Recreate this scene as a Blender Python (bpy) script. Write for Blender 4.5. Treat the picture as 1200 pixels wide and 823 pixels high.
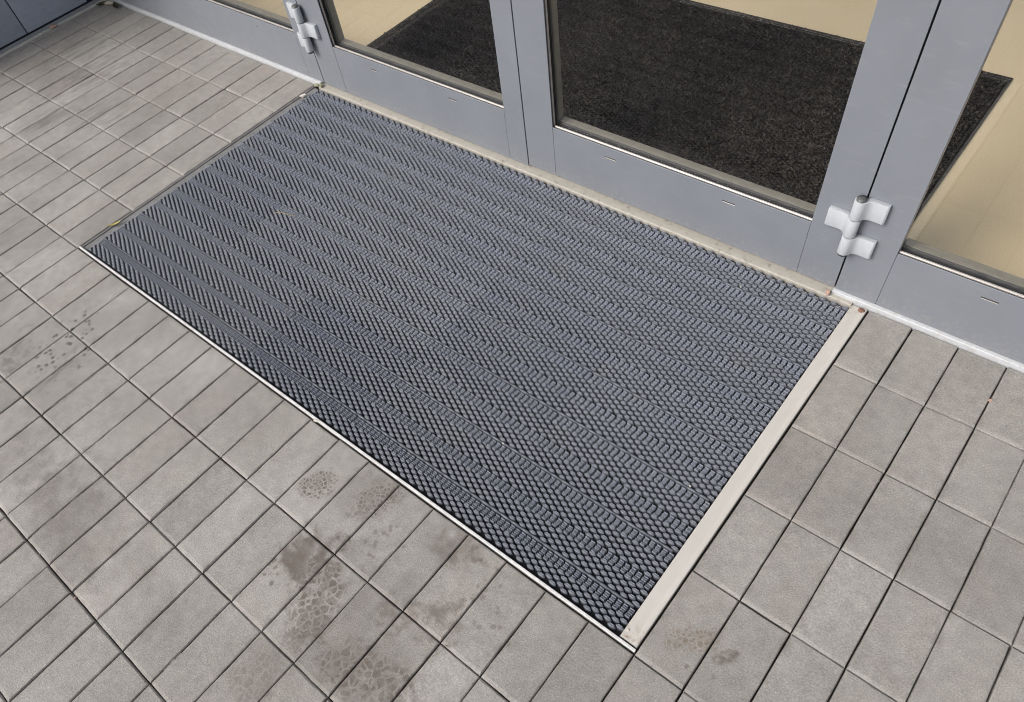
import bpy, bmesh, math, random
import numpy as np
from mathutils import Matrix, Vector
random.seed(7)
rng = np.random.default_rng(7)
for o in list(bpy.data.objects):
    bpy.data.objects.remove(o)
scene = bpy.context.scene
col = scene.collection

# ------------------------------------------------------------------ camera
RIGHT = Vector((0.7700423, 0.6267860, -0.1190554))
DOWN = Vector((0.4629978, -0.6773985, -0.5716330))
FWD = Vector((-0.4389395, 0.3850592, -0.8118261))
CAM = Vector((2.168196, -0.324368, 1.322345))
cd = bpy.data.cameras.new('camera')
cam = bpy.data.objects.new('camera', cd)
col.objects.link(cam)
m3 = Matrix((RIGHT, -DOWN, -FWD)).transposed()
cam.matrix_world = Matrix.Translation(CAM) @ m3.to_4x4()
cd.sensor_width = 36.0
cd.sensor_fit = 'HORIZONTAL'
cd.lens = 36.0 * 825.224 / 1200.0
cd.shift_x = 6.653 / 1200.0
cd.shift_y = 58.79 / 1200.0
cd.clip_start = 0.02
cd.clip_end = 500
scene.camera = cam

# ------------------------------------------------------------------ light
SUN_EL, SUN_AZ = math.radians(40), math.radians(204)      # azimuth clockwise from +Y
world = bpy.data.worlds.new('World')
scene.world = world
world.use_nodes = True
wn = world.node_tree
wn.nodes.clear()
sky = wn.nodes.new('ShaderNodeTexSky')
sky.sky_type = 'NISHITA'
sky.sun_disc = False
sky.sun_elevation = SUN_EL
sky.sun_rotation = SUN_AZ
sky.air_density = 1.0
sky.dust_density = 4.0
hsv = wn.nodes.new('ShaderNodeHueSaturation')
hsv.inputs['Saturation'].default_value = 0.30           # thin even cloud: nearly colourless sky
bg = wn.nodes.new('ShaderNodeBackground')
bg.inputs['Strength'].default_value = 0.13
wo = wn.nodes.new('ShaderNodeOutputWorld')
wn.links.new(sky.outputs[0], hsv.inputs['Color'])
wn.links.new(hsv.outputs[0], bg.inputs['Color'])
wn.links.new(bg.outputs[0], wo.inputs['Surface'])
sd = bpy.data.lights.new('sun', 'SUN')
sd.energy = 1.4
sd.angle = math.radians(30)
sd.color = (1.0, 0.96, 0.90)
sun = bpy.data.objects.new('sun', sd)
col.objects.link(sun)
to_sun = Vector((math.sin(SUN_AZ) * math.cos(SUN_EL), math.cos(SUN_AZ) * math.cos(SUN_EL), math.sin(SUN_EL)))
sun.rotation_euler = (-to_sun).to_track_quat('-Z', 'Y').to_euler()
sun.location = (0, -3, 5)
scene.view_settings.view_transform = 'Standard'
scene.view_settings.look = 'None'
scene.view_settings.gamma = 1.0
scene.view_settings.exposure = 0.50
scene.view_settings.use_curve_mapping = False
scene.render.engine = 'CYCLES'
scene.cycles.filter_width = 1.0

# ------------------------------------------------------------------ node helpers
class NT:
    def __init__(s, name):
        s.m = bpy.data.materials.new(name)
        s.m.use_nodes = True
        s.t = s.m.node_tree
        s.t.nodes.clear()
        s.out = s.t.nodes.new('ShaderNodeOutputMaterial')

    def n(s, kind, **kw):
        nd = s.t.nodes.new('ShaderNode' + kind)
        for k, v in kw.items():
            setattr(nd, k, v)
        return nd

    def put(s, sock, v):
        if isinstance(v, bpy.types.NodeSocket):
            s.t.links.new(v, sock)
        elif isinstance(v, (tuple, list)) and sock.type == 'RGBA' and len(v) == 3:
            sock.default_value = (*v, 1)
        else:
            sock.default_value = v

    def math(s, op, a, b=None, c=None, clamp=False):
        nd = s.n('Math', operation=op, use_clamp=clamp)
        s.put(nd.inputs[0], a)
        if b is not None:
            s.put(nd.inputs[1], b)
        if c is not None:
            s.put(nd.inputs[2], c)
        return nd.outputs[0]

    def pos(s):
        return s.n('NewGeometry').outputs['Position']

    def obj(s):
        return s.n('TexCoord').outputs['Object']

    def mapped(s, v, scale=(1, 1, 1), loc=(0, 0, 0), rot=(0, 0, 0)):
        nd = s.n('Mapping')
        s.put(nd.inputs['Vector'], v)
        nd.inputs['Scale'].default_value = scale
        nd.inputs['Location'].default_value = loc
        nd.inputs['Rotation'].default_value = rot
        return nd.outputs[0]

    def noise(s, v, scale, detail=3.0, rough=0.55, dist=0.0):
        nd = s.n('TexNoise')
        s.put(nd.inputs['Vector'], v)
        nd.inputs['Scale'].default_value = scale
        nd.inputs['Detail'].default_value = detail
        nd.inputs['Roughness'].default_value = rough
        nd.inputs['Distortion'].default_value = dist
        return nd.outputs['Fac']

    def voro(s, v, scale, feature='F1', rand=1.0):
        nd = s.n('TexVoronoi', feature=feature)
        s.put(nd.inputs['Vector'], v)
        nd.inputs['Scale'].default_value = scale
        nd.inputs['Randomness'].default_value = rand
        return nd.outputs['Distance']

    def ramp(s, v, lo, hi, a=0.0, b=1.0, smooth=False):
        nd = s.n('MapRange', clamp=True)
        if smooth:
            nd.interpolation_type = 'SMOOTHSTEP'
        s.put(nd.inputs['Value'], v)
        nd.inputs['From Min'].default_value = lo
        nd.inputs['From Max'].default_value = hi
        nd.inputs['To Min'].default_value = a
        nd.inputs['To Max'].default_value = b
        return nd.outputs['Result']

    def mix(s, f, a, b, mode='MIX'):
        nd = s.n('Mix', data_type='RGBA', blend_type=mode)
        s.put(nd.inputs[0], f)
        s.put(nd.inputs[6], a)
        s.put(nd.inputs[7], b)
        return nd.outputs[2]

    def scale_col(s, c, f):
        g = s.n('CombineColor')
        for i in range(3):
            s.put(g.inputs[i], f)
        return s.mix(1.0, c, g.outputs[0], 'MULTIPLY')

    def rand(s):
        return s.n('ObjectInfo').outputs['Random']

    def bump(s, h, strength, dist, normal=None):
        nd = s.n('Bump')
        s.put(nd.inputs['Height'], h)
        nd.inputs['Strength'].default_value = strength
        nd.inputs['Distance'].default_value = dist
        if normal is not None:
            s.put(nd.inputs['Normal'], normal)
        return nd.outputs[0]

    def bsdf(s, color, rough=0.6, metal=0.0, normal=None, spec=0.5, **kw):
        b = s.n('BsdfPrincipled')
        s.put(b.inputs['Base Color'], color)
        s.put(b.inputs['Roughness'], rough)
        s.put(b.inputs['Metallic'], metal)
        s.put(b.inputs['Specular IOR Level'], spec)
        if normal is not None:
            s.put(b.inputs['Normal'], normal)
        s.t.links.new(b.outputs[0], s.out.inputs['Surface'])
        return s.m


# ------------------------------------------------------------------ materials
STAINS = [
    (0.320, -0.178, 0.10, 0.045, 2.2, 'D', 1.0, 'G'), (0.318, -0.262, 0.10, 0.060, 2.3, 'D', 1.0, 'G'),
    (0.412, -0.257, 0.085, 0.040, 1.9, 'D', 1.0, 'G'), (0.235, -0.330, 0.10, 0.045, 2.3, 'N', 0.60, 'G'),
    (0.395, -0.275, 0.10, 0.020, 1.8, 'S', 0.6, 'G'),
    (1.250, -0.110, 0.050, 0.040, 0.7, 'B', 1.0, 'W'), (1.383, -0.056, 0.060, 0.045, 0.8, 'B', 0.9, 'W'),
    (1.372, -0.105, 0.035, 0.025, 0.3, 'N', 0.80, 'W'),
    (1.350, -0.235, 0.060, 0.055, 0.5, 'P', 0.85, 'W'), (1.345, -0.250, 0.055, 0.055, 0.5, 'N', 1.0, 'W'), (0.92, -0.50, 0.36, 0.085, 0.0, 'P', 0.32, 'W'), (0.45, -0.50, 0.30, 0.10, 0.0, 'P', 0.25, 'G'), (1.318, -0.300, 0.060, 0.022, 2.3, 'D', 0.8, 'W'),
    (1.435, -0.280, 0.105, 0.058, 2.2, 'A', 1.0, 'W'), (1.400, -0.232, 0.040, 0.030, 0.4, 'N', 1.0, 'W'),
    (1.472, -0.345, 0.050, 0.045, 2.4, 'B', 0.70, 'W'),
    (1.630, -0.330, 0.120, 0.050, 0.25, 'A', 1.0, 'W'), (1.610, -0.300, 0.07, 0.03, 0.2, 'D', 0.7, 'W'),
    (1.590, -0.035, 0.060, 0.040, 0.1, 'P', 0.75, 'W'), (1.655, -0.020, 0.045, 0.020, 0.1, 'N', 1.0, 'W'),
    (1.400, -0.178, 0.035, 0.032, 0.4, 'N', 0.95, 'W'), (1.474, -0.125, 0.050, 0.070, 0.0, 'D', 0.55, 'W'),
    (1.675, -0.170, 0.050, 0.060, 0.2, 'N', 0.70, 'W'), (1.60, -0.210, 0.05, 0.05, 0.2, 'N', 0.7, 'W'),
    (1.795, 0.000, 0.040, 0.030, 0.2, 'D', 0.85, 'W'), (1.690, -0.070, 0.05, 0.05, 0.2, 'D', 0.45, 'W'),
    (2.062, 0.082, 0.052, 0.030, 0.75, 'B', 0.75, 'T'), (2.130, 0.095, 0.032, 0.013, 1.0, 'N', 1.25, 'W'),
    (2.135, 0.072, 0.040, 0.020, 1.8, 'D', 0.8, 'W'), (2.075, 0.045, 0.030, 0.02, 0.4, 'D', 0.7, 'W'),
    (-0.915, 0.560, 0.22, 0.10, 1.35, 'S', 0.70, 'G'), (-0.78, 0.330, 0.16, 0.06, 1.4, 'S', 0.75, 'G'),
    (-1.15, 0.66, 0.20, 0.12, 1.4, 'S', 0.55, 'G'), (-0.60, 0.45, 0.15, 0.10, 1.4, 'S', 0.5, 'G'),
    (1.46, -0.46, 0.07, 0.06, 0.2, 'A', 0.5, 'W'), (0.75, -0.45, 0.10, 0.10, 0.2, 'N', 0.25, 'G'),
    (2.50, 0.30, 0.2, 0.2, 0.2, 'N', 0.15, 'G'),
    (1.62, -0.045, 0.10, 0.05, 0.1, 'P', 0.28, 'W'), (1.56, -0.19, 0.16, 0.07, 0.3, 'P', 0.24, 'W'), (1.38, -0.22, 0.13, 0.07, 0.5, 'P', 0.25, 'W'),
    (1.62, -0.32, 0.17, 0.08, 0.2, 'P', 0.24, 'W'), (1.33, -0.08, 0.13, 0.06, 0.6, 'P', 0.18, 'W'), (0.33, -0.24, 0.20, 0.09, 2.2, 'P', 0.21, 'G'),
    (0.55, -0.42, 0.16, 0.08, 1.9, 'P', 0.21, 'G'), (0.78, -0.50, 0.15, 0.09, 1.7, 'P', 0.17, 'W'), (0.95, -0.62, 0.12, 0.10, 1.7, 'P', 0.17, 'G'),
    (1.80, -0.01, 0.08, 0.04, 0.1, 'P', 0.21, 'W'), (1.48, -0.43, 0.10, 0.07, 0.2, 'P', 0.24, 'W'), (1.77, -0.12, 0.05, 0.05, 0.1, 'D', 0.5, 'W'),
]


def paver_material(name, stains=None):
    t = NT(name)
    p = t.pos()
    big = t.noise(p, 5.0, 4, 0.6)
    mid = t.noise(p, 38.0, 4, 0.6)
    fine = t.noise(p, 340.0, 3, 0.7)
    c = t.mix(t.ramp(t.noise(p, 2.3, 3), 0.35, 0.65), (0.290, 0.273, 0.254), (0.330, 0.315, 0.298))
    # the odd stone has a reddish or a darker cast
    tc = t.n('SeparateColor')
    wn_ = t.n('TexWhiteNoise', noise_dimensions='1D')
    t.put(wn_.inputs['W'], t.rand())
    t.t.links.new(wn_.outputs['Color'], tc.inputs[0])
    c = t.mix(t.math('MULTIPLY', t.ramp(tc.outputs[0], 0.7, 1.0), t.ramp(t.noise(p, 14, 3), 0.45, 0.68)), c, (0.325, 0.292, 0.270))
    c = t.scale_col(c, t.ramp(tc.outputs[1], 0, 1, 0.88, 1.06))
    c = t.scale_col(c, t.ramp(big, 0.3, 0.72, 0.86, 1.10))
    c = t.scale_col(c, t.ramp(mid, 0.25, 0.75, 0.86, 1.14))
    c = t.scale_col(c, t.ramp(fine, 0.28, 0.72, 0.70, 1.30))
    # pale grains and dark pores of the concrete face
    gr = t.voro(p, 210.0)
    gsel = t.noise(p, 160.0, 0)
    c = t.mix(t.math('MULTIPLY', t.ramp(gr, 0.16, 0.05), t.ramp(gsel, 0.60, 0.66)), c, (0.62, 0.60, 0.57))
    c = t.mix(t.math('MULTIPLY', t.ramp(t.voro(p, 170.0), 0.17, 0.04), t.ramp(t.noise(p, 120, 0), 0.40, 0.34, 0, 0.65)), c, (0.10, 0.095, 0.09))
    # dirt drawn out of the joints over the edges of a stone (own irregular shape)
    lo = t.n('SeparateXYZ')
    t.put(lo.inputs[0], t.obj())
    ex = t.math('ABSOLUTE', lo.outputs[0])
    ey = t.math('ABSOLUTE', lo.outputs[1])
    edge = t.ramp(ex, 0.034, 0.049)
    c = t.mix(t.math('MULTIPLY', edge, t.ramp(t.noise(p, 22, 4, 0.65), 0.46, 0.68, 0, 0.55)), c, (0.16, 0.145, 0.13))
    if stains:
        W = (0.140, 0.120, 0.105)
        G = (0.125, 0.117, 0.108)
        T = (0.165, 0.130, 0.095)
        TONE = {'W': W, 'G': G, 'T': T}
        def ellipse(cx, cy, rx, ry, ang, soft, wob):
            sub = t.n('VectorMath', operation='SUBTRACT')
            t.put(sub.inputs[0], p)
            sub.inputs[1].default_value = (cx, cy, 0)
            r = t.n('VectorRotate', rotation_type='Z_AXIS')
            t.put(r.inputs['Vector'], sub.outputs[0])
            r.inputs['Angle'].default_value = -ang
            mu = t.n('VectorMath', operation='MULTIPLY')
            t.put(mu.inputs[0], r.outputs[0])
            mu.inputs[1].default_value = (1 / rx, 1 / ry, 0)
            ln = t.n('VectorMath', operation='LENGTH')
            t.put(ln.inputs[0], mu.outputs[0])
            d = t.math('ADD', ln.outputs['Value'], t.ramp(wobn, 0.2, 0.8, -wob, wob))
            return t.ramp(d, 1.0 + soft * 0.3, 1.0 - soft, smooth=True)
        wobn = t.noise(p, 26.0, 4, 0.62)
        # patterns: shoe-tread cells, drops, soft blotches
        warp = t.n('VectorMath', operation='ADD')
        t.put(warp.inputs[0], p)
        wv = t.n('VectorMath', operation='SCALE')
        wt = t.n('TexNoise')
        t.put(wt.inputs['Vector'], p)
        wt.inputs['Scale'].default_value = 70
        t.t.links.new(wt.outputs['Color'], wv.inputs[0])
        wv.inputs['Scale'].default_value = 0.008
        t.t.links.new(wv.outputs[0], warp.inputs[1])
        cellA = t.ramp(t.voro(warp.outputs[0], 62.0, 'DISTANCE_TO_EDGE'), 0.05, 0.16)
        cellB = t.ramp(t.voro(warp.outputs[0], 105.0, 'DISTANCE_TO_EDGE'), 0.05, 0.20)
        drops = t.ramp(t.voro(warp.outputs[0], 52.0, 'F1'), 0.34, 0.22)
        blot = t.ramp(t.noise(p, 34.0, 5, 0.66), 0.44, 0.60)
        streak = t.ramp(t.noise(t.mapped(p, scale=(30, 5, 1)), 1.6, 4, 0.6), 0.42, 0.66)
        gate = t.ramp(t.noise(p, 55.0, 4, 0.65), 0.34, 0.56, 0.45, 1.0)
        cellA = t.math('MAXIMUM', t.math('MULTIPLY', cellA, gate), t.math('MULTIPLY', blot, 0.55))
        cellB = t.math('MAXIMUM', t.math('MULTIPLY', cellB, gate), t.math('MULTIPLY', blot, 0.45))
        damp = t.ramp(t.noise(p, 16.0, 4, 0.6), 0.34, 0.60)
        PAT = {'A': cellA, 'B': cellB, 'D': drops, 'N': blot, 'S': streak, 'P': damp}
        for (x, y, rx, ry, a, k, f, wc) in stains:
            e = ellipse(x, y, rx, ry, a, 0.45, 0.55)
            c = t.mix(t.math('MULTIPLY', t.math('MULTIPLY', e, PAT[k]), min(1.0, f * 1.0)), c, TONE[wc])
    h = t.math('ADD', t.math('MULTIPLY', fine, 0.5), t.math('MULTIPLY', mid, 0.6))
    nb = t.bump(h, 0.75, 0.0020)
    return t.bsdf(c, t.ramp(mid, 0.3, 0.7, 0.72, 0.9), normal=nb, spec=0.35)


def sand_material():
    t = NT('joint_sand')
    p = t.pos()
    c = t.mix(t.noise(p, 60, 4), (0.008, 0.007, 0.006), (0.045, 0.040, 0.034))
    return t.bsdf(c, 0.95, normal=t.bump(t.noise(p, 900, 2), 0.8, 0.002))


def metal_paint(name, base, rough=0.42, dirt=0.25):
    t = NT(name)
    p = t.pos()
    c = t.scale_col(base, t.ramp(t.noise(p, 7, 4), 0.3, 0.7, 0.95, 1.04))
    sm = t.noise(t.mapped(p, scale=(3, 3, 14)), 6.0, 5, 0.65)
    c = t.mix(t.ramp(sm, 0.56, 0.80, 0, dirt), c, (0.36, 0.35, 0.34))
    z = t.n('SeparateXYZ')
    t.put(z.inputs[0], p)
    spl = t.math('MULTIPLY', t.ramp(z.outputs[2], 0.085, 0.012), t.ramp(t.noise(p, 90, 5, 0.7), 0.48, 0.70))
    c = t.mix(t.math('MULTIPLY', spl, 0.50), c, (0.33, 0.30, 0.26))      # splash dirt near the ground
    spots = t.math('MULTIPLY', t.ramp(t.voro(p, 75.0), 0.16, 0.08), t.ramp(t.noise(p, 30, 0), 0.62, 0.66))
    c = t.mix(t.math('MULTIPLY', spots, 0.35), c, (0.20, 0.185, 0.165))
    nb = t.bump(t.noise(p, 1400, 1), 0.12, 0.0004)
    return t.bsdf(c, t.ramp(t.noise(p, 30, 3), 0.3, 0.7, rough - 0.06, rough + 0.08), normal=nb, spec=0.45)


def simple(name, base, rough=0.5, metal=0.0, nscale=40, amp=0.12, spec=0.5, bscale=300, bstr=0.2, bdist=0.0008):
    t = NT(name)
    p = t.pos()
    c = t.scale_col(base, t.ramp(t.noise(p, nscale, 4), 0.3, 0.7, 1 - amp, 1 + amp))
    return t.bsdf(c, rough, metal, normal=t.bump(t.noise(p, bscale, 2), bstr, bdist), spec=spec)


def mat_rubber(name='knobbed_vinyl', gain=1.0):
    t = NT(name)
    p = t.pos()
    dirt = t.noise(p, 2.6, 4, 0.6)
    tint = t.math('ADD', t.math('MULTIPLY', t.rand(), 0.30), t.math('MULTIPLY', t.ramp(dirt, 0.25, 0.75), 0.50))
    c = t.mix(t.ramp(tint, 0.2, 0.85), tuple(gain * v for v in (0.120, 0.130, 0.158)), tuple(gain * v for v in (0.131, 0.137, 0.153)))
    c = t.mix(t.math('MULTIPLY', t.ramp(t.noise(p, 9, 4, 0.65), 0.58, 0.78), 0.30), c, tuple(gain * v for v in (0.150, 0.146, 0.130)))
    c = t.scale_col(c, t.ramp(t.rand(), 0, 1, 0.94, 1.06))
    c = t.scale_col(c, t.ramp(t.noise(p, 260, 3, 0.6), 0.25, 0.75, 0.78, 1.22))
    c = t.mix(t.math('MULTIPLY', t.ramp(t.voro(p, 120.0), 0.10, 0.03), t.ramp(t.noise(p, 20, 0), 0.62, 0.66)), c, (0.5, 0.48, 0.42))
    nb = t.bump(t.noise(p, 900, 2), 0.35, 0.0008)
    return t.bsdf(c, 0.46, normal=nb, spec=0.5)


def cream_strip():
    t = NT('cream_mortar')
    p = t.pos()
    c = t.mix(t.noise(p, 30, 5, 0.6), (0.36, 0.335, 0.295), (0.50, 0.475, 0.43))
    c = t.mix(t.ramp(t.noise(p, 48, 6, 0.75), 0.54, 0.70, 0, 0.8), c, (0.20, 0.17, 0.135))
    return t.bsdf(c, 0.7, normal=t.bump(t.noise(p, 350, 4), 0.5, 0.0012), spec=0.3)


def stainless_bar():
    t = NT('painted_bar')
    p = t.pos()
    c = t.mix(t.noise(t.mapped(p, scale=(1, 0.25, 1)), 55, 4, 0.6), (0.46, 0.435, 0.40), (0.57, 0.55, 0.52))
    y = t.n('SeparateXYZ')
    t.put(y.inputs[0], p)
    end = t.math('MAXIMUM', t.ramp(y.outputs[1], 0.06, 0.012), t.ramp(y.outputs[1], 0.955, 0.99))
    c = t.mix(t.math('MULTIPLY', end, t.ramp(t.noise(p, 60, 5, 0.7), 0.48, 0.66, 0, 0.9)), c, (0.22, 0.115, 0.06))   # rust
    return t.bsdf(c, 0.5, normal=t.bump(t.noise(p, 300, 3), 0.25, 0.0008), spec=0.4)


def carpet():
    t = NT('carpet_fibre')
    p = t.pos()
    g = t.n('NewGeometry').outputs['Random Per Island']
    c = t.mix(t.math('POWER', g, 2.6), (0.010, 0.0083, 0.0074), (0.100, 0.085, 0.074))
    c = t.scale_col(c, t.ramp(t.noise(p, 3.5, 4), 0.3, 0.7, 0.72, 1.25))
    return t.bsdf(c, 0.85, spec=0.2)


def slate():
    t = NT('dark_slate')
    p = t.pos()
    c = t.mix(t.noise(t.mapped(p, scale=(1, 0.35, 1)), 60, 5, 0.65), (0.21, 0.245, 0.305), (0.32, 0.36, 0.43))
    c = t.scale_col(c, t.ramp(t.rand(), 0, 1, 0.9, 1.1))
    c = t.mix(t.ramp(t.noise(p, 400, 2), 0.60, 0.72, 0, 0.5), c, (0.24, 0.26, 0.29))
    return t.bsdf(c, 0.62, normal=t.bump(t.noise(p, 110, 5, 0.7), 0.6, 0.002), spec=0.4)


def lobby_floor():
    t = NT('beige_vinyl_floor')
    p = t.pos()
    c = t.mix(t.noise(p, 3.0, 4), (0.73, 0.59, 0.375), (0.78, 0.64, 0.42))
    c = t.scale_col(c, t.ramp(t.noise(p, 180, 3), 0.3, 0.7, 0.95, 1.05))
    return t.bsdf(c, 0.55, normal=t.bump(t.noise(p, 200, 2), 0.1, 0.0004), spec=0.35)


def glass():
    t = NT('door_glass')
    g = t.n('NewGeometry')
    ior = t.math('MULTIPLY_ADD', g.outputs['Backfacing'], 1 / 1.52 - 1.52, 1.52)
    fr = t.n('Fresnel')
    t.put(fr.inputs['IOR'], ior)
    tr = t.n('BsdfTransparent')
    tr.inputs['Color'].default_value = (0.972, 0.968, 0.955, 1)
    gl = t.n('BsdfGlossy')
    gl.inputs['Roughness'].default_value = 0.0
    mx = t.n('MixShader')
    t.put(mx.inputs[0], fr.outputs[0])
    t.t.links.new(tr.outputs[0], mx.inputs[1])
    t.t.links.new(gl.outputs[0], mx.inputs[2])
    du = t.n('BsdfDiffuse')
    du.inputs['Color'].default_value = (0.55, 0.53, 0.50, 1)
    p = t.pos()
    z = t.n('SeparateXYZ')
    t.put(z.inputs[0], p)
    film = t.math('ADD', t.ramp(t.noise(t.mapped(p, scale=(1, 1, 0.5)), 9.0, 5, 0.65), 0.50, 0.80, 0.0, 0.008), t.math('MULTIPLY', t.ramp(z.outputs[2], 0.24, 0.17), t.ramp(t.noise(p, 40, 4), 0.35, 0.7, 0, 0.03)))
    m2 = t.n('MixShader')
    t.put(m2.inputs[0], film)
    t.t.links.new(mx.outputs[0], m2.inputs[1])
    t.t.links.new(du.outputs[0], m2.inputs[2])
    t.t.links.new(m2.outputs[0], t.out.inputs['Surface'])
    return t.m


M = {
    'paver': paver_material('paver_concrete'),
    'paver_trodden': paver_material('paver_concrete_trodden', [q for q in STAINS if q[0] > 0]),
    'paver_streaked': paver_material('paver_concrete_streaked', [q for q in STAINS if q[0] < 0]),
    'sand': sand_material(),
    'joint_fill': simple('joint_fill', (0.20, 0.185, 0.162), 0.95, nscale=200, amp=0.35, spec=0.2),
    'ground': simple('outer_paving', (0.27, 0.26, 0.245), 0.85, nscale=3),
    'door': metal_paint('grey_powder_coat', (0.196, 0.209, 0.238)),
    'hinge': simple('hinge_coat', (0.46, 0.48, 0.515), 0.38, nscale=120, amp=0.04),
    'pin': simple('dull_plastic_cap', (0.10, 0.105, 0.105), 0.45),
    'bead': simple('bead_aluminium', (0.42, 0.39, 0.37), 0.36, 0.25, amp=0.1),
    'gasket': simple('black_gasket', (0.010, 0.010, 0.011), 0.55),
    'spacer': simple('glazing_spacer', (0.075, 0.077, 0.082), 0.45),
    'ledge': simple('inner_bead', (0.235, 0.22, 0.185), 0.5),
    'white': metal_paint('white_sill_coat', (0.50, 0.515, 0.54), 0.45, 0.35),
    'glass': glass(),
    'slot': simple('drain_slot_dark', (0.05, 0.05, 0.05), 0.7),
    'rubber': mat_rubber(),
    'rubber_highlit': mat_rubber('knobbed_vinyl_highlit', 2.15),  # paler copy of the vinyl: highlights on the ridges put into the colour
    'backing': simple('mat_backing_dark', (0.012, 0.013, 0.017), 0.8),
    'cream': cream_strip(),
    'bar': stainless_bar(),
    'rail': simple('rail_aluminium', (0.72, 0.71, 0.70), 0.38, 0.15, nscale=90, amp=0.18),
    'strip': simple('weathered_zinc', (0.195, 0.190, 0.192), 0.6, nscale=45, amp=0.2),
    'carpet': carpet(),
    'carpet_edge': simple('rubber_mat_edge', (0.026, 0.024, 0.023), 0.9, spec=0.15),
    'slate': slate(),
    'groove': simple('wall_joint_dark', (0.012, 0.014, 0.022), 0.8),
    'plinth': simple('plinth_strip', (0.24, 0.255, 0.285), 0.6, nscale=60),
    'render': simple('pale_mortar', (0.42, 0.41, 0.39), 0.85, nscale=70, amp=0.2),
    'floor': lobby_floor(),
    'leaf': simple('dry_leaf', (0.42, 0.36, 0.12), 0.7, nscale=300, amp=0.4),
    'leafdark': simple('dark_leaf', (0.045, 0.040, 0.022), 0.7, nscale=300, amp=0.4),
    'leafpale': simple('bleached_leaf', (0.50, 0.44, 0.36), 0.8, nscale=300, amp=0.3),
    'straw': simple('straw', (0.30, 0.24, 0.12), 0.7),
    'moss': simple('mossy_crumb', (0.30, 0.30, 0.19), 0.9, nscale=400, amp=0.5),
    'brick': simple('pink_chip', (0.42, 0.27, 0.22), 0.85, nscale=300, amp=0.3),
    'rust': simple('rust', (0.20, 0.11, 0.075), 0.85, nscale=300, amp=0.4),
    'chip': simple('pale_chip', (0.58, 0.55, 0.50), 0.85, nscale=300, amp=0.3),
}

# ------------------------------------------------------------------ object helpers
def link(name, me, mat=None, parent=None, loc=None):
    o = bpy.data.objects.new(name, me)
    col.objects.link(o)
    if mat is not None:
        me.materials.clear()
        me.materials.append(M[mat])
    if loc is not None:
        o.location = loc
    if parent is not None:
        o.parent = parent
        o.matrix_parent_inverse = Matrix.Translation(-Vector(parent.location))
    return o


def tag(o, label=None, cat=None, group=None, kind=None):
    if label:
        o['label'] = label
    if cat:
        o['category'] = cat
    if group:
        o['group'] = group
    if kind:
        o['kind'] = kind
    return o


def thing(name, loc, label, cat, group=None):
    o = bpy.data.objects.new(name, None)
    o.empty_display_size = 0.05
    col.objects.link(o)
    o.location = loc
    return tag(o, label, cat, group, 'thing')


def bm_mesh(bm, name, smooth=False):
    me = bpy.data.meshes.new(name)
    bm.normal_update()
    bm.to_mesh(me)
    bm.free()
    if smooth:
        me.polygons.foreach_set('use_smooth', [True] * len(me.polygons))
    return me


def add_box(bm, x0, x1, y0, y1, z0, z1, bev=0.0, seg=1):
    r = bmesh.ops.create_cube(bm, size=1.0)
    vs = r['verts']
    for v in vs:
        v.co = Vector(((x0 + x1) / 2 + v.co.x * (x1 - x0), (y0 + y1) / 2 + v.co.y * (y1 - y0), (z0 + z1) / 2 + v.co.z * (z1 - z0)))
    if bev > 0:
        es = list({e for v in vs for e in v.link_edges})
        bmesh.ops.bevel(bm, geom=es, offset=bev, segments=seg, profile=0.5, affect='EDGES')


def box(name, ext, mat, parent=None, bev=0.0, seg=1):
    bm = bmesh.new()
    add_box(bm, *ext, bev=bev, seg=seg)
    return link(name, bm_mesh(bm, name), mat, parent)


def boxes(name, exts, mat, parent=None, bev=0.0):
    bm = bmesh.new()
    for e in exts:
        add_box(bm, *e, bev=bev)
    return link(name, bm_mesh(bm, name), mat, parent)


def prism(name, prof, axis, a, b, mat, parent=None, smooth=False):
    """extrude a closed 2-D profile along an axis ('X': prof in (y,z); 'Y': prof in (x,z); 'Z': prof in (x,y))"""
    def P(u, v, w):
        return (w, u, v) if axis == 'X' else ((u, w, v) if axis == 'Y' else (u, v, w))
    n = len(prof)
    vs = [P(u, v, a) for u, v in prof] + [P(u, v, b) for u, v in prof]
    fs = [(i, (i + 1) % n, n + (i + 1) % n, n + i) for i in range(n)] + [tuple(range(n))[::-1], tuple(range(n, 2 * n))]
    me = bpy.data.meshes.new(name)
    me.from_pydata(vs, [], fs)
    bm = bmesh.new()
    bm.from_mesh(me)
    bmesh.ops.recalc_face_normals(bm, faces=bm.faces)
    bm.to_mesh(me)
    bm.free()
    if smooth:
        me.polygons.foreach_set('use_smooth', [True] * n + [False, False])
    return link(name, me, mat, parent)


def sheet(name, x0, x1, y0, y1, z, mat):
    me = bpy.data.meshes.new(name)
    me.from_pydata([(x0, y0, z), (x1, y0, z), (x1, y1, z), (x0, y1, z)], [], [(0, 1, 2, 3)])
    return link(name, me, mat)


# ------------------------------------------------------------------ setting: ground, pavement, lobby floor
YD = 1.002                      # outer face of the door leaves and window frames
WX = -1.447                     # face of the slate wall
tag(sheet('ground', -80, 80, -80, 80, -0.08, 'ground'), kind='structure')
pavement = tag(sheet('pavement', WX - 0.02, 5.0, -4.2, 1.06, -0.0125, 'sand'), kind='structure')
lf = sheet('lobby_floor', -6, 8, 1.062, 9, 0.0, 'floor')
tag(lf, kind='structure')


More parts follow.
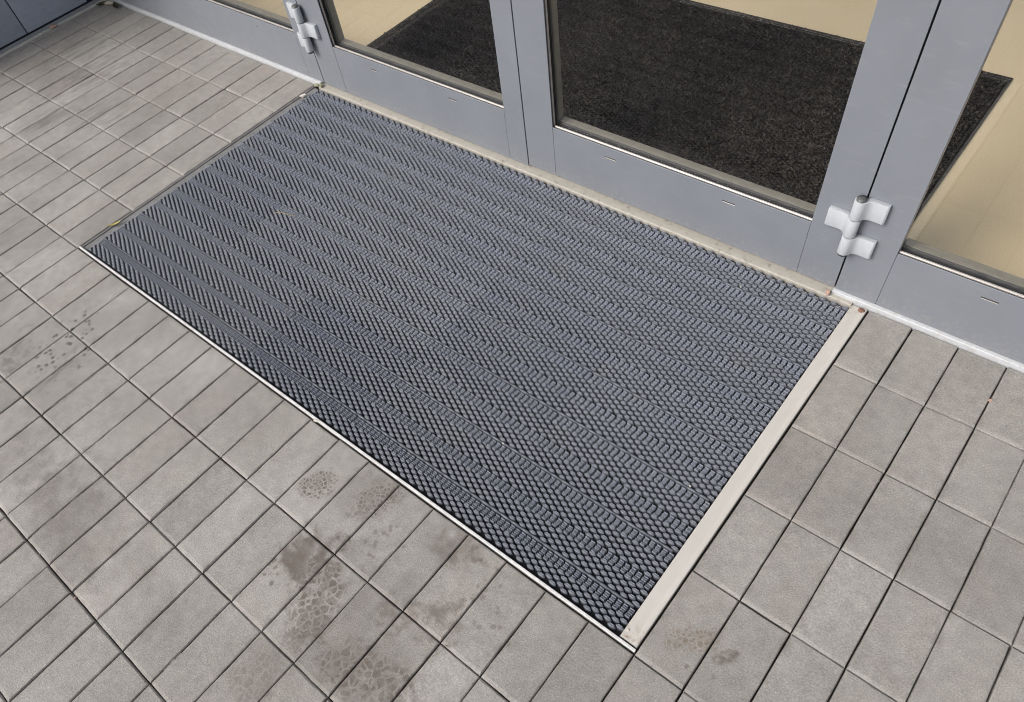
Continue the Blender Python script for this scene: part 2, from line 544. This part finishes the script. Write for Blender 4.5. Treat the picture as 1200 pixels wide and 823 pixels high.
def paver_mesh(lx, ly, seed):
    """chamfered concrete block with slightly uneven arrises; origin in its middle, top at z = 0"""
    r = random.Random(seed)
    hx, hy = lx / 2, ly / 2
    nx, ny = 4, 7
    ring = []
    for i in range(nx):
        ring.append((-hx + lx * i / nx, -hy, 0, -1))
    for i in range(ny):
        ring.append((hx, -hy + ly * i / ny, 1, 0))
    for i in range(nx):
        ring.append((hx - lx * i / nx, hy, 0, 1))
    for i in range(ny):
        ring.append((-hx, hy - ly * i / ny, -1, 0))
    n = len(ring)
    cx, cy = 0.0022, 0.0074               # chamfer: narrow on the long sides, wider on the ends
    vs, fs = [], []
    chips = {r.randrange(n): r.uniform(0.0008, 0.0022) for _ in range(r.choice((0, 1, 2, 3)))}
    for lvl in range(4):
        for i, (x, y, sx, sy) in enumerate(ring):
            j = r.uniform(-0.00035, 0.00035)
            if lvl == 0:
                vs.append((x + j * sx, y + j * sy, -0.045))
            elif lvl == 1:
                vs.append((x + j * sx, y + j * sy, -0.0040 + r.uniform(-0.0004, 0.0004)))
            else:
                c = chips.get(i, 0.0)
                f = 0.36 if lvl == 2 else 1.0
                kx = (hx - cx * f - c * f + j * 1.5) / hx
                ky = (hy - (cy if y < 0 else 0.0030) * f - c * f + j * 1.5) / hy
                vs.append((x * kx, y * ky, -0.0014 if lvl == 2 else -0.0002 * r.random()))
    for lvl in range(3):
        for i in range(n):
            k = (i + 1) % n
            fs.append((lvl * n + i, lvl * n + k, (lvl + 1) * n + k, (lvl + 1) * n + i))
    fs.append(tuple(range(3 * n, 4 * n)))
    me = bpy.data.meshes.new('paver')
    me.from_pydata(vs, [], fs)
    me.materials.append(M['paver'])
    return me


GAP, GAPY = 0.0024, 0.0016
variants = [paver_mesh(0.1 - GAP, 0.2 - GAPY, 100 + k) for k in range(18)]


def px(x, y):
    d = Vector((x, y, 0)) - CAM
    w = d.dot(FWD)
    if w < 0.05:
        return None
    return (593.35 + 825.224 * d.dot(RIGHT) / w, 470.3 + 825.224 * d.dot(DOWN) / w)


cells = []
for j in range(-21, 5):
    for i in range(-15, 50):
        x0, x1, y0, y1 = i * 0.1, i * 0.1 + 0.1, j * 0.2, j * 0.2 + 0.2
        if j == 4:
            y1 = 0.9925
        if i == -15:
            x0 = WX + 0.012
        if i > 33 and j >= -6:
            continue
        if i == 33 and j >= -6:
            x1 = 3.385
        if 0 <= i < 20 and j >= 0:
            continue
        if x1 - x0 < 0.02:
            continue
        pts = [px(a, b) for a in (x0, x1) for b in (y0, y1)]
        pts = [p for p in pts if p]
        see = any(-140 < p[0] < 1340 and -140 < p[1] < 963 for p in pts)
        dist = (Vector(((x0 + x1) / 2, (y0 + y1) / 2, 0)) - CAM).length
        cells.append((0 if see else 1, dist, x0, x1, y0, y1))
cells.sort()
far = bmesh.new()
cut_cache = {}
for idx, (see, dist, x0, x1, y0, y1) in enumerate(cells):
    cx, cy = (x0 + x1) / 2, (y0 + y1) / 2
    full = abs(x1 - x0 - 0.1) < 1e-6 and abs(y1 - y0 - 0.2) < 1e-6
    if idx < 298:
        if full:
            me = random.choice(variants)
        else:
            key = (round(x1 - x0, 4), round(y1 - y0, 4), random.randrange(3))
            if key not in cut_cache:
                cut_cache[key] = paver_mesh(key[0] - GAP, key[1] - GAPY, hash(key) % 999)
            me = cut_cache[key]
        o = bpy.data.objects.new('paver', me)
        col.objects.link(o)
        ms = 'paver_streaked' if (cx < 0 and cy > 0) else ('paver_trodden' if cy < 0.25 else 'paver')
        o.material_slots[0].link = 'OBJECT'
        o.material_slots[0].material = M[ms]
        o.parent = pavement
        o.location = (cx + random.gauss(0, 0.00035), cy + random.gauss(0, 0.0005), random.gauss(0, 0.0006))
        o.rotation_euler = (random.gauss(0, 0.0022), random.gauss(0, 0.0035), random.gauss(0, 0.0014))
    else:
        add_box(far, x0 + 0.0018, x1 - 0.0018, y0 + 0.0018, y1 - 0.0018, -0.03, random.gauss(0, 0.0006), 0.003)
sand = bmesh.new()
rs = random.Random(11)
for i in range(-14, 33):
    for j in range(-6, 5):
        if (0 <= i <= 20 and j >= 0):
            continue
        x, y0, y1 = i * 0.1, j * 0.2 + 0.004, min(j * 0.2 + 0.196, 0.985)
        if rs.random() > (0.38 if (i < 0 and j >= 0) else 0.13):
            continue
        ln_ = (y1 - y0) * rs.uniform(0.12, 1.0)
        a = y0 + rs.random() * (y1 - y0 - ln_)
        n = max(2, int(ln_ / 0.012))
        top = rs.uniform(-0.0042, -0.0016)
        for k in range(n):
            ya, yb = a + ln_ * k / n, a + ln_ * (k + 1) / n
            add_box(sand, x - 0.0024, x + 0.0024, ya + 0.0001, yb - 0.0001, -0.012, top + rs.gauss(0, 0.0005))
for k in range(420):
    if rs.random() < 0.65:
        x, y = round(rs.uniform(-1.4, 3.2), 1) + rs.gauss(0, 0.0022), rs.uniform(-1.0, 0.97)
    else:
        x, y = rs.uniform(-1.4, 3.2), round(rs.uniform(-1.0, 0.9) / 0.2) * 0.2 + rs.gauss(0, 0.003)
    if -0.004 < x < 2.004 and y > -0.004:
        continue
    q = rs.uniform(0.0005, 0.0016)
    bmesh.ops.create_icosphere(sand, subdivisions=1, radius=q, matrix=Matrix.Translation((x, y, q * 0.4 - 0.001)) @ Matrix.Diagonal((1, rs.uniform(0.7, 1.5), 0.8, 1)))
tag(link('joint_sand', bm_mesh(sand, 'joint_sand'), 'joint_fill', pavement), kind='stuff')
fo = link('paver_field', bm_mesh(far, 'paver_field'), 'paver', pavement)
tag(fo, kind='stuff')

# ------------------------------------------------------------------ slate wall at the side
slate_bm = bmesh.new()
add_box(slate_bm, -0.0055, 0.0055, -0.1468, 0.1468, -0.298, 0.298, 0.0012)
slate_me = bm_mesh(slate_bm, 'slate_tile')
slate_me.materials.append(M['slate'])


def slate_wall(fx, s, y_end, label):
    """wall face at fx looking towards s (+1: +X), from the glazed front out to y_end"""
    wall = thing('slate_wall', (fx - s * 0.15, 0.5, 0), label, 'wall')
    def bx(name, d0, d1, y0, y1, z0, z1, mt, bev=0.0):
        xa, xb = sorted((fx + s * d0, fx + s * d1))
        box(name, (xa, xb, y0, y1, z0, z1), mt, wall, bev)
    bx('wall_core', -0.30, -0.0125, y_end, 1.6, -0.05, 2.45, 'groove')
    bx('plinth', -0.0115, -0.0005, y_end, 0.995, -0.02, 0.0150, 'plinth', 0.001)
    prism('mortar_fillet', [(fx - s * 0.001, -0.012), (fx + s * 0.014, -0.012), (fx + s * 0.013, -0.0005), (fx - s * 0.001, 0.004)], 'Y', y_end, 0.99, 'render', wall)
    for r_ in range(4):
        for c_ in range(-12, 2):
            yc = 0.6145 + 0.15 + c_ * 0.2985
            if yc + 0.15 > 1.10 or yc - 0.15 < y_end - 0.01:
                continue
            o = bpy.data.objects.new('slate_tile', slate_me)
            col.objects.link(o)
            o.parent = wall
            o.matrix_parent_inverse = Matrix.Translation(-Vector(wall.location))
            o.location = (fx - s * 0.0065 + random.gauss(0, 0.0006), yc, 0.0215 + 0.30 + r_ * 0.603)
    return wall


slate_wall(WX, 1, 0.015, 'dark blue grey slate tiled wall meeting the glazed front near the fallen leaves')
slate_wall(3.402, -1, -1.178, 'unseen slate tiled wall added beyond the cream bar to shade the paving there')  # added wall out of view, placed to darken the paving beside it

# ------------------------------------------------------------------ glazed entrance front
def glazed_unit(root, x0, x1, ox0, ox1, zb, zt, rail_bot, slots, stile_gap=0.0005):
    """frame of stiles and rails around a pane. ox0..ox1 is the glass opening, zb..zt the outer height"""
    zo, zt_o = 0.1725, zt - 0.12
    d0, d1 = YD, YD + 0.065
    def lipped(name, lip, body):
        bm_ = bmesh.new()
        add_box(bm_, lip[0], lip[1], d0 + lip[4], d0 + 0.0030, lip[2], lip[3], 0.0010, 2)
        add_box(bm_, body[0], body[1], d0 + 0.0025, d1, body[2], body[3])
        link(name, bm_mesh(bm_, name), 'door', root)
    k_ = 0.0105
    lipped('stile', (x0, ox0, zb, zt, 0), (x0 + .001, ox0 - k_, zb + .001, zt - .001))
    lipped('stile', (ox1, x1, zb, zt, 0), (ox1 + k_, x1 - .001, zb + .001, zt - .001))
    lipped('bottom_rail', (ox0 + stile_gap, ox1 - stile_gap, zb, zo, .0003), (ox0 - k_ + .001, ox1 + k_ - .001, zb + .001, zo - k_))
    lipped('top_rail', (ox0 + stile_gap, ox1 - stile_gap, zt_o, zt, .0003), (ox0 - k_ + .001, ox1 + k_ - .001, zt_o + k_, zt - .001))
    # flush reveal, from the outside in: dark groove, glazing bead, gasket, pane, spacer, inner bead
    def ring(name, y0, y1, p, mt, bev=0.0, side=1.0):
        q = 0.010
        boxes(name, [(ox0 - 0.001, ox1 + 0.001, y0, y1, zo - q, zo + p), (ox0 - 0.001, ox1 + 0.001, y0, y1, zt_o - p, zt_o + q),
                     (ox0 - q, ox0 + min(p, side), y0 + .0002, y1 - .0002, zo + p + .0002, zt_o - p - .0002), (ox1 - min(p, side), ox1 + q, y0 + .0002, y1 - .0002, zo + p + .0002, zt_o - p - .0002)], mt, root, bev)
    ring('reveal_groove', YD + 0.0032, YD + 0.0078, -0.0030, 'gasket')
    ring('glazing_bead', YD + 0.0080, YD + 0.0146, 0.0008, 'bead', 0.0016)
    ring('gasket', YD + 0.0149, YD + 0.0196, 0.0004, 'gasket')
    box('glass_pane', (ox0 - 0.004, ox1 + 0.004, YD + 0.0198, YD + 0.0255, zo - 0.004, zt_o + 0.004), 'glass', root)
    ring('spacer', YD + 0.0258, YD + 0.0335, 0.0004, 'spacer', 0.0, -0.003)
    ring('inner_bead', YD + 0.0338, YD + 0.0585, 0.0008, 'ledge', 0.0008, -0.0045)
    for (sx, sl) in slots:
        box('drain_slot', (sx, sx + sl, YD - 0.0006, YD + 0.002, 0.1415, 0.1445), 'slot', root, 0.0005)
        box('drain_lip', (sx + 0.002, sx + sl + 0.001, YD - 0.0009, YD + 0.002, 0.1395, 0.1412), 'bead', root, 0.0004)


ZB = 0.0136
left_panel = thing('glazed_side_panel', (-0.7, YD + 0.03, 0), 'fixed grey framed glass panel between the slate wall and the double door', 'window')
glazed_unit(left_panel, WX + 0.004, 0.0446, WX + 0.075, -0.033, ZB, 2.30, True, [(-0.262, 0.006), (-0.85, 0.03)])
right_panel = thing('glazed_side_panel', (2.7, YD + 0.03, 0), 'fixed grey framed glass panel beside the cream edged end of the mat', 'window')
glazed_unit(right_panel, 1.9087, 3.398, 2.0045, 3.325, ZB, 2.30, True, [(2.185, 0.034), (2.95, 0.034)])
door_a = thing('glazed_door', (0.51, YD + 0.03, 0), 'grey framed glass door leaf hinged next to the panel by the slate wall', 'door', 'double door leaves')
glazed_unit(door_a, 0.0480, 0.9718, 0.1650, 0.9015, ZB - 0.003, 2.10, True, [(0.341, 0.021), (0.681, 0.034)])
door_b = thing('glazed_door', (1.44, YD + 0.03, 0), 'grey framed glass door leaf hinged beside the cream edged end of the mat', 'door', 'double door leaves')
glazed_unit(door_b, 0.9752, 1.9053, 1.0745, 1.8110, ZB + 0.002, 2.10, True, [(1.247, 0.034), (1.591, 0.034)])
# rebate seals in the gaps beside the leaves, fixed to the frame
for nm_, gx, par in (('rebate_seal', 0.0463, left_panel), ('rebate_seal', 1.9070, right_panel), ('rebate_seal', 0.9735, door_a)):
    box(nm_, (gx - 0.0013, gx + 0.0013, YD + 0.012, YD + 0.060, 0.012, 2.09), 'gasket', par)
# white sill profiles under the fixed panels
for (a, b, par) in ((WX + 0.003, 0.0300, left_panel), (1.9060, 3.399, right_panel)):
    prism('sill_profile', [(0.9940, -0.008), (0.9940, 0.0100), (0.9955, 0.0118), (1.0015, 0.0132), (1.06, 0.0132), (1.06, -0.008)], 'X', a, b, 'white', par)
    box('sill_packing', (a + 0.002, b - 0.002, 1.004, 1.060, -0.03, 0.0130), 'gasket', par)
lint = thing('lintel', (1.0, YD + 0.05, 2.3), 'grey metal lintel beam above the glazed entrance front', 'lintel')
box('beam', (WX + 0.003, 3.399, YD + 0.004, YD + 0.16, 2.302, 2.70), 'door', lint, 0.003)
box('door_head', (0.046, 1.907, YD + 0.004, YD + 0.07, 2.104, 2.300), 'door', lint, 0.002)
shade_canopy = thing('shade_canopy', (1.0, 0.4, 2.7), 'unseen concrete slab added overhead to shade the rear paving', 'shade_canopy')  # added overhead slab, never in view, cuts skylight on the rear paving
box('slab', (WX - 0.30, 3.70, -0.45, 1.16, 2.705, 2.90), 'render', shade_canopy, 0.004)
box('drip_edge', (WX - 0.30, 3.70, -0.462, -0.4505, 2.690, 2.905), 'door', shade_canopy, 0.001)
# threshold under the two leaves
thr = prism('threshold', [(0.9828, -0.04), (0.9828, 0.0008), (0.9845, 0.0025), (1.060, 0.0060), (1.060, -0.04)], 'X', 0.0300, 1.9595, 'cream')
tag(thr, 'narrow cream mortar threshold under the double door', 'threshold', kind='thing')


# ------------------------------------------------------------------ hinges (part of each leaf)
def hinge(root, ax, side):
    """three knuckle door hinge; side = +1: frame wings point to +X, the leaf wing to -X"""
    AY, Rk = YD - 0.0180, 0.0134
    h = bpy.data.objects.new('hinge', None)
    h.empty_display_size = 0.02
    col.objects.link(h)
    h.location = (ax, AY, 0.21)
    h.parent = root
    h.matrix_parent_inverse = Matrix.Translation(-Vector(root.location))
    def wing(z0, z1, s, length):
        # profile in plan: round barrel, waist, pad lying on the frame face
        pr = []
        yf = YD - 0.0003
        for k in range(9):                                    # round front of the barrel
            a = math.radians(130 + (330 - 130) * k / 8)
            pr.append((Rk * math.cos(a), AY + Rk * math.sin(a)))
        pr += [(0.0158, AY + 0.0005), (0.021, AY + 0.0040), (0.028, AY + 0.0058), (0.040, AY + 0.0055), (length - 0.003, AY + 0.0050), (length, AY + 0.0075), (length, yf),
               (0.016, yf), (0.009, AY + 0.0115)]
        pr = [(ax + s * x, y) for x, y in pr]
        o = prism('hinge_wing', pr, 'Z', z0, z1, 'hinge')
        bm = bmesh.new()
        bm.from_mesh(o.data)
        es = [e for e in bm.edges if abs(e.verts[0].co.z - e.verts[1].co.z) < 1e-6]
        bmesh.ops.bevel(bm, geom=es, offset=0.0009, segments=2, profile=0.5, affect='EDGES', clamp_overlap=True)
        bm.to_mesh(o.data)
        bm.free()
        o.data.polygons.foreach_set('use_smooth', [True] * len(o.data.polygons))
        o.data.set_sharp_from_angle(angle=math.radians(28))
        o.parent = h
        o.matrix_parent_inverse = Matrix.Translation(-Vector((ax, AY, 0.21)))
        return o
    wing(0.2394, 0.2860, side, 0.0560)
    wing(0.1916, 0.2362, -side, 0.0600)
    wing(0.1420, 0.1884, side, 0.0560)
    bm = bmesh.new()
    bmesh.ops.create_cone(bm, cap_ends=True, segments=24, radius1=0.0104, radius2=0.0104, depth=0.155, matrix=Matrix.Translation((ax, AY, 0.2137)))
    bmesh.ops.create_uvsphere(bm, u_segments=20, v_segments=8, radius=0.0106, matrix=Matrix.Translation((ax, AY, 0.2880)) @ Matrix.Diagonal((1, 1, 0.34, 1)))
    pin = link('hinge_pin', bm_mesh(bm, 'hinge_pin', True), 'pin', None)
    pin.parent = h
    pin.matrix_parent_inverse = Matrix.Translation(-Vector((ax, AY, 0.21)))


hinge(door_a, 0.0580, -1)
hinge(door_b, 1.9015, 1)

# ------------------------------------------------------------------ recessed frame of the outdoor mat
fr = thing('mat_frame', (1.0, 0.5, 0), 'metal frame let into the paving round the grey mat', 'frame')
prism('front_rail', [(0.0040, -0.03), (0.0040, 0.0012), (0.0047, 0.0020), (0.0088, 0.0020), (0.0096, 0.0012), (0.0096, -0.03)], 'X', 0.0025, 1.9975, 'rail', fr)
tag(prism('side_bar', [(1.9600, -0.03), (1.9600, -0.0030), (1.9620, -0.0014), (1.9850, 0.0006), (1.9915, 0.0024), (1.9955, 0.0026), (1.9968, 0.0010), (1.9968, -0.03)], 'Y', 0.0135, 0.9885, 'bar', fr), 'wide cream bar')
prism('side_strip', [(0.0080, -0.03), (0.0080, -0.0050), (0.0290, -0.0062), (0.0290, -0.03)], 'Y', 0.0135, 0.980, 'strip', fr)
prism('side_rail', [(0.0026, -0.03), (0.0026, -0.0010), (0.0072, -0.0022), (0.0072, -0.03)], 'Y', 0.0135, 0.980, 'strip', fr)
bm = bmesh.new()
bmesh.ops.create_uvsphere(bm, u_segments=12, v_segments=8, radius=0.0032, matrix=Matrix.Translation((1.9665, 0.031, -0.001)) @ Matrix.Diagonal((1, 1, 0.5, 1)))
link('rivet', bm_mesh(bm, 'rivet', True), 'bar', fr)

# ------------------------------------------------------------------ outdoor mat of knobbly vinyl tiles
PX, PY = 0.01375, 0.00685           # half pitches of the staggered knobs
TW, TH = 0.385, 0.274


def knob_tile(rows, seed):
    """one mat tile: staggered oval knobs, crossed every 68 mm by a band of fine ridges"""
    r = random.Random(seed)
    vs, fs = [], []
    NS = 10

    def knob(x, y, a, b, h):
        base = len(vs)
        ja = r.uniform(0.95, 1.04)
        for (k, z) in ((1.0, -0.0125), (0.97, h - 0.0034), (0.76, h - 0.0013), (0.40, h - 0.0001)):
            for i in range(NS):
                t_ = 2 * math.pi * i / NS
                c, s = math.cos(t_), math.sin(t_)
                vs.append((x + a * ja * k * math.copysign(abs(c) ** 1.12, c), y + b * k * math.copysign(abs(s) ** 1.12, s), z))
        for l in range(3):
            for i in range(NS):
                k2 = (i + 1) % NS
                fs.append((base + l * NS + i, base + l * NS + k2, base + (l + 1) * NS + k2, base + (l + 1) * NS + i))
        fs.append(tuple(range(base + 3 * NS, base + 4 * NS)))

    highlit = set()

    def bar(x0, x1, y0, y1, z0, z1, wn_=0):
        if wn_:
            highlit.update(range(len(fs), len(fs) + 5))
        b = len(vs)
        s = (y1 - y0) * 0.18
        vs.extend([(x0, y0, z0), (x1, y0, z0), (x1, y1, z0), (x0, y1, z0), (x0 + s, y0 + s, z1), (x1 - s, y0 + s, z1), (x1 - s, y1 - s, z1), (x0 + s, y1 - s, z1)])
        fs.extend([(b, b + 1, b + 5, b + 4), (b + 1, b + 2, b + 6, b + 5), (b + 2, b + 3, b + 7, b + 6), (b + 3, b, b + 4, b + 7), (b + 4, b + 5, b + 6, b + 7)])

    nrow = int(round(rows / PY))
    ncol = int(round(TW / PX))
    for n in range(nrow):
        y = (n + 0.5) * PY
        k = y % 0.137
        inA = abs(k - 0.0426) < 0.0110
        inB = abs(k - 0.1110) < 0.0110
        railA = 0.0110 <= k - 0.0426 < 0.0110 + PY
        for m in range(ncol):
            if (m + n) % 2:
                continue
            x = (m + 0.5) * PX
            h = r.uniform(-0.0007, 0.0003)
            if inA or inB:
                continue
            elif railA:
                knob(x, y, 0.0136, 0.0036, h - 0.0005)
                bar(x - 0.0140, x + 0.0140, y - 0.0020, y + 0.0012, -0.0125, -0.0012)
            else:
                knob(x, y, 0.0093, 0.0043, h)
                # small moulded ridge on the back of the knob
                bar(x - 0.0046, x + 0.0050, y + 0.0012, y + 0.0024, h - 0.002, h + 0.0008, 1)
    for yb in (0.0426, 0.1110, 0.1796, 0.2480):
        if yb > rows:
            continue
        for m in range(ncol):
            for q in range(5):
                yy = yb + (q - 2) * 0.00425 + r.uniform(-.0002, .0002)
                x = (m + 0.5) * PX + (0.0007 if q >= 2 else -0.0007) + r.uniform(-.0005, .0005)
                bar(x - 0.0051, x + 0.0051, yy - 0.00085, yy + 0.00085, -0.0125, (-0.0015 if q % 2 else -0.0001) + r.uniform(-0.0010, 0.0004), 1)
    me = bpy.data.meshes.new('mat_tile')
    me.from_pydata(vs, [], fs)
    me.materials.append(M['rubber'])
    me.materials.append(M['rubber_highlit'])
    me.polygons.foreach_set('material_index', [1 if i in highlit else 0 for i in range(len(me.polygons))])
    return me


mat = thing('entrance_mat', (0.99, 0.5, -0.0085), 'blue grey knobbly vinyl mat sunk in the paving before the double door', 'mat')
X0M, Y0M = 0.0310, 0.0165
box('mat_backing', (0.0300, 1.9590, 0.0100, 0.9800, -0.0250, -0.0120), 'backing', mat)
tilesF = [knob_tile(TH, s) for s in (1, 2)]
tilesH = [knob_tile(TH / 2, s) for s in (3, 4)]
for j in range(4):
    for i in range(5):
        me = random.choice(tilesH if j == 3 else tilesF)
        o = bpy.data.objects.new('mat_tile', me)
        col.objects.link(o)
        o.parent = mat
        o.matrix_parent_inverse = Matrix.Translation(-Vector(mat.location))
        o.location = (X0M + i * 0.3855 + random.gauss(0, 0.0004), Y0M + j * TH + random.gauss(0, 0.0003), 0.0 + random.gauss(0, 0.0004))

# ------------------------------------------------------------------ lobby mat
lm = thing('lobby_mat', (0.98, 1.55, 0), 'dark brown carpet mat on the beige lobby floor behind the glass doors', 'mat')
MX0, MX1, MY0, MY1 = -0.010, 1.968, 1.085, 2.055
box('mat_base', (MX0 + 0.012, MX1 - 0.012, MY0 + 0.012, MY1 - 0.012, 0.0005, 0.0060), 'carpet', lm)
for nm_, e in (('edge_strip', (MX0, MX1, MY0, MY0 + 0.0118)), ('edge_strip', (MX0, MX1, MY1 - 0.0118, MY1)), ('edge_strip', (MX0, MX0 + 0.0118, MY0 + 0.012, MY1 - 0.012)), ('edge_strip', (MX1 - 0.0118, MX1, MY0 + 0.012, MY1 - 0.012))):
    box(nm_, (*e, 0.0005, 0.0055), 'carpet_edge', lm, 0.0015)
N = 100000
tx = rng.uniform(MX0 + 0.014, MX1 - 0.014, N)
ty = rng.uniform(MY0 + 0.014, MY1 - 0.014, N)
ang = rng.uniform(0, 2 * np.pi, N)
ln = rng.uniform(0.006, 0.014, N)
hh = rng.uniform(0.003, 0.0075, N)
w = rng.uniform(0.0009, 0.0019, N)
dx, dy = np.cos(ang), np.sin(ang)
V = np.zeros((N, 4, 3))
V[:, 0] = np.c_[tx - dy * w, ty + dx * w, np.full(N, 0.0055)]
V[:, 1] = np.c_[tx + dy * w, ty - dx * w, np.full(N, 0.0055)]
V[:, 2] = np.c_[tx + dx * ln * 0.5 + dy * w, ty + dy * ln * 0.5 - dx * w, 0.006 + hh]
V[:, 3] = np.c_[tx + dx * ln, ty + dy * ln, 0.006 + hh * 0.6]
F = np.arange(N * 4).reshape(N, 4)
me = bpy.data.meshes.new('pile')
me.vertices.add(N * 4)
me.vertices.foreach_set('co', V.ravel())
me.loops.add(N * 4)
me.loops.foreach_set('vertex_index', F.ravel())
me.polygons.add(N)
me.polygons.foreach_set('loop_start', np.arange(0, N * 4, 4))
me.polygons.foreach_set('loop_total', np.full(N, 4))
me.update(calc_edges=True)
tag(link('pile', me, 'carpet', lm), kind='stuff')


# ------------------------------------------------------------------ litter: leaves, straws, crumbs
def crumb(name, loc, size, mat_, label, cat, squash=0.6, group=None, seed=0):
    r = random.Random(seed)
    bm = bmesh.new()
    bmesh.ops.create_icosphere(bm, subdivisions=2, radius=1.0)
    off = Vector((r.random() * 9, r.random() * 9, r.random() * 9))
    from mathutils import noise as mn
    for v in bm.verts:
        k = 1 + 0.55 * mn.noise(v.co * 1.3 + off) + 0.2 * mn.noise(v.co * 3.5 + off)
        v.co = Vector((v.co.x * size[0] * k, v.co.y * size[1] * k, v.co.z * size[2] * squash * k))
    zmin = min(v.co.z for v in bm.verts)
    for v in bm.verts:
        v.co.z -= zmin
    o = link(name, bm_mesh(bm, name), mat_, None, loc)
    o.rotation_euler[2] = r.uniform(0, 6)
    return tag(o, label, cat, group)


def leaf(loc, L, Wd, mat_, label, rot, curl, seed):
    r = random.Random(seed)
    n = 9
    vs, fs = [], []
    for i in range(n):
        s = i / (n - 1)
        half = Wd * math.sin(math.pi * min(1, s * 0.95 + 0.03)) ** 0.8 + 0.0003
        z = curl * (2 * s - 1) ** 2 + 0.0012
        for k in (-1, 0, 1):
            vs.append(((s - 0.5) * L, k * half * r.uniform(0.75, 1.1), z + abs(k) * half * 0.6 + r.uniform(0, 0.0006)))
    for i in range(n - 1):
        for k in (0, 1):
            a = i * 3 + k
            fs.append((a, a + 3, a + 4, a + 1))
    me_ = bpy.data.meshes.new('dry_leaf')
    me_.from_pydata(vs, [], fs)
    o = link('dry_leaf', me_, mat_, None, loc)
    so = o.modifiers.new('thickness', 'SOLIDIFY')
    so.thickness = 0.0004
    o.rotation_euler = (0, 0, rot)
    return tag(o, label, 'leaf')


def straw(loc, pts, rad, mat_, label):
    cu = bpy.data.curves.new('straw', 'CURVE')
    cu.dimensions = '3D'
    cu.bevel_depth = rad
    cu.bevel_resolution = 1
    sp = cu.splines.new('POLY')
    sp.points.add(len(pts) - 1)
    for p, c in zip(sp.points, pts):
        p.co = (*c, 1)
    tmp = bpy.data.objects.new('tmp', cu)
    col.objects.link(tmp)
    dg = bpy.context.evaluated_depsgraph_get()
    me_ = bpy.data.meshes.new_from_object(tmp.evaluated_get(dg))
    bpy.data.objects.remove(tmp)
    return tag(link('straw', me_, mat_, None, loc), label, 'straw')


leaf((0.0100, 0.1290, -0.0015), 0.042, 0.0045, 'leaf', 'curled yellow dry leaf on the zinc strip at the edge of the mat', 1.15, 0.006, 3)
leaf((-1.372, 0.9640, 0.001), 0.060, 0.014, 'leafpale', 'bleached dry leaf in the corner by the slate wall', 0.4, 0.004, 4)
leaf((-1.318, 0.9690, 0.001), 0.075, 0.012, 'leafdark', 'dark withered leaf against the white sill near the slate wall', -0.35, 0.006, 5)
leaf((-1.408, 0.9500, 0.001), 0.050, 0.012, 'leafdark', 'small dark leaf in the corner touching the slate wall', 1.0, 0.004, 6)
straw((0.463, 0.457, 0.0012), [(-0.036, -0.012, 0), (-0.012, -0.002, 0.0015), (0.012, 0.003, 0.001), (0.036, 0.011, 0)], 0.0010, 'straw', 'thin brown straw lying across the grey mat')
crumb('brick_chip', (WX + 0.010, 0.722, 0.0005), (0.016, 0.011, 0.009), 'brick', 'pink brick chip at the foot of the slate wall', 'chip', seed=1)
crumb('mortar_crumb', (WX + 0.008, 0.655, 0.0005), (0.009, 0.006, 0.005), 'chip', 'small pale crumb beside the pink chip at the slate wall', 'chip', seed=2)
crumb('moss_crumb', (0.0175, 0.9860, 0.0), (0.011, 0.007, 0.008), 'moss', 'greenish mossy crumb at the hinge corner of the door threshold', 'moss', seed=3)
crumb('moss_crumb', (0.0400, 0.9885, 0.003), (0.009, 0.006, 0.008), 'moss', 'greenish mossy crumb under the gap beside the hinged door leaf', 'moss', seed=13)
crumb('mortar_crumb', (0.0170, 0.9190, -0.0058), (0.013, 0.007, 0.009), 'chip', 'pinkish white mortar crumb on the zinc side strip near the door', 'chip', seed=4)
crumb('rust_flake', (1.9850, 0.9800, 0.0008), (0.008, 0.007, 0.004), 'rust', 'rusty flake at the door end of the cream bar', 'flake', seed=5)
crumb('mortar_crumb', (1.9000, 0.9865, 0.0030), (0.008, 0.005, 0.009), 'brick', 'reddish crumb on the threshold beside the cream bar', 'chip', seed=6)
crumb('mortar_crumb', (1.1170, 0.0040, -0.003), (0.011, 0.003, 0.006), 'chip', 'pale crumb caught along the front rail of the mat', 'chip', seed=7)
crumb('brick_chip', (2.3010, 0.8840, -0.0015), (0.0045, 0.0035, 0.004), 'brick', 'tiny reddish chip in a paving joint near the glass panel beside the cream bar', 'chip', seed=8)
crumb('brick_chip', (1.0180, -0.6020, -0.004), (0.0040, 0.0030, 0.004), 'brick', 'tiny reddish chip in a paving joint away from the mat and the doors', 'chip', seed=9)
for k, (x, y) in enumerate(((1.1912, 0.7799), (1.7198, 0.9004), (0.842, 0.610), (1.52, 0.21), (1.905, 0.352))):
    crumb('grit_grain', (x, y, 0.0), (0.0022, 0.0018, 0.0020), 'chip', 'tiny white grain of grit lying on the grey knobbly mat', 'grit', group='grit on the mat', seed=20 + k)
